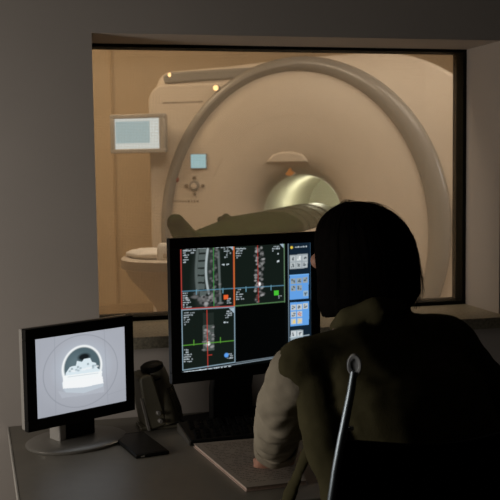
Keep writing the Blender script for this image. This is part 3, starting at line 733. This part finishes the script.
# ------------------------------------------------------------------ chair
ct = at_d(355, 364, 1.55)
CA = math.radians(10)
chx, chy = .78, 1.54
ch = thing('office_chair', (chx, chy, 0), 'black chair with chrome side tubes behind the seated person', 'chair', CA)
Rm = Matrix.Rotation(-CA, 3, 'Z')
def cl(p): return Rm@(V(p)-V((chx, chy, 0)))
LT = [cl(at_d(x, y, d)) for x, y, d in ((354, 372, 1.55), (351, 392, 1.55), (346.5, 415, 1.55), (341.5, 440, 1.55), (336, 470, 1.553), (331, 505, 1.56), (325, 560, 1.58))]
LT += [V((LT[-1].x-.005, LT[-1].y+.05, .56)), V((LT[-1].x-.005, LT[-1].y+.12, .49))]
wid = .50; cxm = LT[0].x+wid/2
def mir(p): return V((2*cxm-p.x, p.y, p.z))
for k, T in enumerate((LT, [mir(p) for p in LT])):
    o = MB().tube(T, [.0056, .0064, .0068, .007, .007, .007, .007, .007, .007], 14).build('side_tube', 'steel' , ch, smooth=True)
    cen = T[0]+V((0.001, 0, .014))
    cen.z -= .003
    Pz = Matrix.Rotation(math.radians(-38), 3, 'Z')
    m = MB(); m.rings([[cen+Pz@V((.0115*s_*math.cos(2*PI*q/28), y, .0185*s_*math.sin(2*PI*q/28))) for q in range(28)] for y, s_ in ((.004, .85), (.002, 1), (-.002, 1), (-.004, .9), (-.0035, .62), (-.001, .55))], cap0=True, cap1=True)
    m.build('end_plate', 'plate_steel', o, smooth=True)
    c2 = T[3]+V((.016 if k == 0 else -.016, -.004, .018)); MB().ball(c2, (.0045, .004, .0045)).build('bolt', 'chrome', o, smooth=True)
rg = []
for z in np.linspace(0, 1, 14):
    row = []
    for q in range(25):
        f = q/24; i = 3+z*3.6; i0 = int(min(i, 6)); p = LT[i0].lerp(LT[min(i0+1, 7)], i-i0); p2 = mir(p)
        pp = p.lerp(p2, f); sag = math.sin(PI*f); pp.z -= .022*sag*(1-z)*(1+.4*math.sin(f*6)); pp.y += -.02*sag+.03*math.sin(PI*z)*0
        row.append(pp)
    rg.append(row)
bk = MB().rings(rg, close=False).build('backrest', 'chair_black', ch, smooth=True)
s1 = bk.modifiers.new('s', 'SOLIDIFY'); s1.thickness = .008; s1.offset = 0
seat = [(LT[0].x+.02, -.19), (LT[0].x+wid-.02, -.19), (LT[0].x+wid-.01, .22), (LT[0].x+wid-.06, .27), (LT[0].x+.06, .27), (LT[0].x+.01, .22)]
MB().prism(seat, lambda a, b, d: V((a, b, d)), .425, .475).build('seat', 'chair_black', ch, bevel=.015, seg=3)
MB().tube([V((cxm, .03, .08)), V((cxm, .03, .425))], .028, 18).build('gas_column', 'dark_chrome', ch, smooth=True)
for k in range(5):
    q = 2*PI*k/5+.3; e = V((cxm+.28*math.cos(q), .03+.28*math.sin(q), .075))
    lg = MB().tube([V((cxm, .03, .10)), e], [.022, .013], 10).build('leg', 'dark_chrome', ch, smooth=True)
    MB().tube([e+V((-.02*math.sin(q), .02*math.cos(q), -.045)), e+V((.02*math.sin(q), -.02*math.cos(q), -.045))], .028, 16).build('castor', 'black_plastic', lg, bevel=.004)

# ------------------------------------------------------------------ seated person
PB = V((.80, 1.58, 0))
ps = thing('person', tuple(PB), 'person with a dark bob and olive jacket seated at the desk, seen from behind', 'person')
hf = V((-.53, .848, 0)).normalized(); hr = V((hf.y, -hf.x, 0)); UP = V((0, 0, 1))
tf = V((-.30, .954, 0)).normalized(); trr = V((tf.y, -tf.x, 0))
HC_ = V((.665, 1.790, 1.262))
SHL, SHR = V((.508, 1.660, 1.062)), V((.818, 1.735, 1.074))
EL, WL = V((.522, 1.850, .925)), V((.553, 2.020, .815))
ER, WR = V((.99, 1.80, .90)), V((.90, 2.09, .79))
PEL = V((.79, 1.585, .57)); WAI = V((.765, 1.595, .76)); CHE = V((.70, 1.645, .97)); NB = V((.655, 1.705, 1.125))
def skin_body(m):
    m.ball(PEL, (.165, .11, .10), (trr, tf, UP))
    echain(m, [(PEL, .16, .105, .08, trr, tf), (WAI, .13, .09, .07, trr, tf), (CHE, .15, .10, .09, trr, tf), (NB-V((0, 0, .03)), .10, .06, .05, trr, tf)])
    chain(m, [NB-V((0, 0, .03)), NB+V((.008, .03, .06)), HC_+V((0, 0, -.05))-hf*.02], [.056, .050, .052])
    chain(m, [SHL+V((.05, .02, .0)), SHL+V((.01, .01, -.01)), EL, WL], [.05, .045, .036, .024])
    chain(m, [SHR+V((-.05, -.02, 0)), SHR+V((-.01, -.01, -.01)), ER, WR], [.05, .045, .036, .024])
    # head: skull, jaw, nose, ears, brow
    m.ball(HC_+V((0, 0, .012))-hf*.008, (.073, .092, .080), (hr, hf, UP), 24, 16)
    m.ball(HC_+hf*.035+UP*-.052, (.050, .050, .052), (hr, hf, UP), 20, 12)
    m.ball(HC_+hf*.062+UP*-.088, (.022, .020, .016), (hr, hf, UP))
    chain(m, [HC_+hf*.083+UP*.004, HC_+hf*.098+UP*-.030], [.009, .013]); m.ball(HC_+hf*.088+UP*-.034, (.017, .012, .009), (hr, hf, UP))
    for s_ in (-1, 1):
        m.ball(HC_+hr*(.072*s_)-hf*.008+UP*-.012, (.010, .020, .030), (hr, hf, UP))
        m.ball(HC_+hf*.070+hr*(.036*s_)+UP*-.022, (.024, .020, .018), (hr, hf, UP))
    # hands
    for Wp, d, sgn in ((WL, V((.0, .50, -.62)).normalized(), 1), (WR, V((-.15, .9, -.22)).normalized(), -1)):
        sd = d.cross(UP).normalized(); un = sd.cross(d).normalized()
        pc = Wp+d*.055
        for k in range(5): m.ball(Wp+d*(.02+.016*k), (.030+.003*k, .020, .015), (sd, d, un))
        for q in range(4):
            o_ = (-1.5+q)*.019; L = (.072, .082, .078, .062)[q if sgn > 0 else 3-q]
            a = Wp+d*.090+sd*o_; b = a+d*(L*.42)-un*.004; c = b+d*(L*.24)-un*(L*.30); e = c-un*(L*.26)-d*(L*.10)
            zmin = DZ+.017
            pts = [Wp+d*.05+sd*o_*.8, a, b, c, e]
            pts = [V((p.x, p.y, max(p.z, zmin))) for p in pts]
            chain(m, pts, [.0095, .0095, .0085, .008, .007], .5)
        a = Wp+d*.025+sd*(sgn*.026); b = a+d*.035+sd*(sgn*.018)-un*.006; c = b+d*.03-un*.008-sd*(sgn*.004)
        chain(m, [V((p.x, p.y, max(p.z, DZ+.018))) for p in (a, b, c)], [.0125, .0105, .0085], .5)
def legs(m, gr):
    for s_, K, A in ((-1, V((.55, 1.98, .52)), V((.56, 2.02, .10))), (1, V((.88, 2.00, .52)), V((.90, 2.05, .10)))):
        H = PEL+trr*(.085*s_)+V((0, .02, -.01))
        chain(m, [H, H.lerp(K, .5)+V((0, 0, .01)), K, K.lerp(A, .4)+V((0, -.015, 0)), A], [.082+gr, .070+gr, .055+gr, .050+gr, .034+gr])
m = MB(); skin_body(m); legs(m, 0)
for A in (V((.56, 2.02, .06)), V((.90, 2.05, .06))): chain(m, [A+V((0, -.03, -.015)), A+V((-.02, .12, -.025))], [.033, .024])
organic('body', m, 'skin', ps, .0055, 4, origin=PB)
# face details
for s_ in (-1, 1):
    e = HC_+hf*.070+hr*(.029*s_)+UP*.010
    eb = MB().ball(e-PB, (.011, .0095, .0075), (hr, hf, UP)).build('eye', 'eye_white', ps, smooth=True)
    MB().ball(e+hf*.0075-PB, (.0055, .004, .0055), (hr, hf, UP)).build('iris', 'iris', eb, smooth=True)
    MB().tube([HC_+hf*(.082-.010*abs(k-1.5)*.5)+hr*(s_*(.016+.009*k))+UP*(.028+.004*math.sin(k*.9))-PB for k in range(4)], [.002, .003, .003, .0015], 8).build('eyebrow', 'hair', ps)
MB().ball(HC_+hf*.079+UP*-.060-PB, (.022, .008, .0045), (hr, hf, UP)).ball(HC_+hf*.078+UP*-.068-PB, (.019, .008, .005), (hr, hf, UP)).build('mouth', 'lip', ps, smooth=True)
# trousers, shoes
m = MB(); m.ball(PEL-V((0, 0, .01)), (.172, .118, .105), (trr, tf, UP)); legs(m, .012)
organic('trousers', m, 'trousers', ps, .009, 4, origin=PB)
for A in (V((.56, 2.02, 0)), V((.90, 2.05, 0))):
    m = MB(); chain(m, [A+V((0, -.035, .042)), A+V((-.01, .05, .042)), A+V((-.02, .14, .034))], [.041, .042, .033]); m.ball(A+V((0, -.02, .085)), .043)
    organic('shoe', m, 'shoe_black', ps, .006, 3, origin=PB)
# jacket
m = MB()
echain(m, [(PEL+V((0, -.005, -.01)), .185, .135, .08, trr, tf), (WAI, .168, .125, .07, trr, tf), (V((.735, 1.615, .88)), .178, .128, .07, trr, tf), (CHE+V((0, 0, .04)), .170, .120, .075, trr, tf), (V((.668, 1.675, 1.075)), .150, .085, .045, trr, tf), (NB-V((0, 0, .005)), .080, .066, .025, trr, tf)])
chain(m, [V((.61, 1.66, 1.080)), SHL, SHL.lerp(EL, .3)], [.058, .056, .050])
chain(m, [V((.73, 1.69, 1.088)), SHR, SHR.lerp(ER, .5), ER, ER.lerp(WR, .5), WR+V((0, -.01, 0))], [.060, .062, .062, .056, .050, .042])
chain(m, [at_d(316, 385, 1.74), at_d(320, 412, 1.73), at_d(327, 440, 1.71), at_d(340, 470, 1.70), at_d(352, 510, 1.69)], [.042, .042, .044, .045, .050])
# collar roll and the open front flap
chain(m, [NB+V((-.050, .040, -.004)), NB+V((-.05, -.01, .016)), NB+V((0, -.040, .036)), NB+V((.050, -.015, .036)), NB+V((.06, .03, .026))], [.018, .022, .026, .024, .022])
for k in range(18):
    f = k/17; c = at_d(306-26*f, 456+62*f, 1.80+.05*f); m.ball(c, (.006+.004*f, .014, .02), (trr, tf, UP))
chain(m, [V((.63, 1.73, .97)), V((.57, 1.72, .945)), at_d(306, 456, 1.80), at_d(280, 518, 1.85), V((.52, 1.70, .69)), V((.62, 1.66, .66))], [.012, .010, .008, .010, .012, .014])
def wr(p, n_):
    q = (p-SHL); arm = 1 if (p-SHL).dot(trr) < .03 else .6
    a = noise.noise(V((p.x*9, p.y*9, p.z*26)))*.0045*arm+noise.noise(V((p.x*22+p.z*10, p.y*20, p.z*40)))*.0028
    return a
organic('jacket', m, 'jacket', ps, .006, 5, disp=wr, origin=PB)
# sleeve of the left arm, paler cloth
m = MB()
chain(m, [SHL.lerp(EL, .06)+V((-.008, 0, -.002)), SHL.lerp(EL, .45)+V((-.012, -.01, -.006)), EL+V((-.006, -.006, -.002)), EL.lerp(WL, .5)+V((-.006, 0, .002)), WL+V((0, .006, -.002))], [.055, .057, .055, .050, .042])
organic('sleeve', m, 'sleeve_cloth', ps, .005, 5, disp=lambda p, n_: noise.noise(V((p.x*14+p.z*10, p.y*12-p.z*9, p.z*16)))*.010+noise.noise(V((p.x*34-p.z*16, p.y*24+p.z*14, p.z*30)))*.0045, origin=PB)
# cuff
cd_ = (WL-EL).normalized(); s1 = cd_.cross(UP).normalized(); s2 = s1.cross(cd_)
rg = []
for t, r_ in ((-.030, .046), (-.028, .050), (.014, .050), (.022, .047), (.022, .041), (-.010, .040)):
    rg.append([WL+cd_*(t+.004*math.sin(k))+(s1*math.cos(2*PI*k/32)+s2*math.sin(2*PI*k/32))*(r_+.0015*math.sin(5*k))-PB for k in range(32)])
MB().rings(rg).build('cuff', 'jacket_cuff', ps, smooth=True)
# hair: a bob, built as a closed shell around the head
IR = V((.97, -.2415, 0))
NA, NR = 150, 36
def hair_pt(fi, v, inner=0):
    # fi: azimuth from the back (0) round to the face (+-pi); v: 0 crown .. 1 hem
    af = abs(fi); face = max(0, min(1, (af-2.05)/.35))
    back = max(0, 1-af/1.9)
    hem = -.104-(.022*(1-back) if fi < 0 else -.004)*(1 if fi < 0 else 1); hem = hem*(1-face)+.052*face
    top = .096
    if v < .45:
        t = v/.45*(PI/2); rr_ = math.sin(t); z = .0+(top-.0)*math.cos(t)
        if face > 0: z = z*(1-face)+face*(top-(top-hem)*(v)**1.5)
        if face > 0: rr_ = rr_*(1-face)+face*math.sqrt(max(0, 1-((z)/top)**2))
    else:
        f = (v-.45)/.55; z = hem*f
        rr_ = 1+.075*math.sin(f*2.2)*(1-.5*(af > 1.5))-.10*max(0, f-.8)/.2
        if face > 0:
            z = z*(1-face)+face*(top-(top-hem)*(v)**1.5)
            rr_ = rr_*(1-face)+face*math.sqrt(max(0, 1-((z)/top)**2))
    a = fi; fx = -math.cos(a); sx = math.sin(a)
    ax_f = .094 if fx > 0 else .112; ax_s = .092
    st = 1+(.010*noise.noise(V((fi*9, v*1.2, 0)))+.008*noise.noise(V((fi*26, v*1.5, 3))))*min(1, v*3)
    p = hf*(fx*ax_f*rr_*st)+hr*(sx*ax_s*rr_*st)+UP*(z+.004*noise.noise(V((fi*20, 5, 1)))*(v > .9))
    return HC_-IR*(.10*max(0, z))-hf*.006+p-PB
rows = [[hair_pt(-PI+2*PI*k/NA, max(.004, j/NR)) for k in range(NA)] for j in range(NR+1)]
m = MB().rings(rows, cap0=True)
hh = m.build('hair', 'hair', ps, smooth=True); finish(hh.data, 3)
sd_ = hh.modifiers.new('s', 'SOLIDIFY'); sd_.thickness = .016; sd_.offset = -1
# loose strands
m = MB()
for k in range(110):
    fi = rnd.uniform(-1.5, 1.5) if k % 3 else rnd.uniform(.6, 1.9)
    v0 = rnd.uniform(.05, .6); L = rnd.uniform(.2, .45); pts = []
    for j in range(7):
        f = j/6; v = min(1.0, v0+L*f*(1-v0)/.45); p = hair_pt(fi+.12*f*rnd.uniform(-1, 1)*.3, v); c = HC_-PB
        off = (p-c); off.z *= .3; off.normalize(); pts.append(p+off*(.0015+.007*f*f*rnd.uniform(.2, 1))+V((0, 0, -.012*f*f)))
    m.tube(pts, .00035, 4)
for k in range(40):
    fi = rnd.uniform(-PI, PI); pts = []; h_ = rnd.uniform(.001, .006)
    for j in range(6): pts.append(hair_pt(fi+j*.05, .06+j*.05)+UP*(h_*math.sin(PI*j/5)+.0008))
    m.tube(pts, .00035, 4)
m.build('loose_strands', 'hair', hh)

# ------------------------------------------------------------------ light
def area(name, loc, target, size, power, col, sy=None):
    l = bpy.data.lights.new(name, 'AREA'); l.energy = power; l.color = col; l.shape = 'RECTANGLE'; l.size = size; l.size_y = sy or size
    o = bpy.data.objects.new(name, l); COL.objects.link(o); o.location = loc
    o.rotation_euler = (V(target)-V(loc)).to_track_quat('-Z', 'Y').to_euler(); return o
area('scanner_room_ceiling_light', (2.6, 4.0, 2.95), (2.4, 4.9, 0), 1.6, 44, (1, .88, .75))
area('scanner_room_front_light', (.6, 3.6, 2.95), (1.4, 5.6, .8), 1.2, 44, (1, .85, .68))
area('scanner_room_right_light', (4.45, 4.1, 2.1), (2.4, 4.8, 1.2), .5, 14, (.95, .97, 1))
area('scanner_room_warm_light', (-.3, 5.8, 2.95), (.4, 7.2, .4), 1.2, 46, (1, .80, .56))
b = bpy.data.lights.new('bore_light', 'POINT'); b.energy = 2.2; b.color = (1, 1, .82); b.shadow_soft_size = .05
bo_ = bpy.data.objects.new('bore_light', b); COL.objects.link(bo_); bo_.location = GC-gn*.62+V((0, 0, .06))
area('control_room_side_light', (-1.25, 1.78, 1.08), (1.0, 2.3, 1.2), .5, 11, (1, .91, .80))
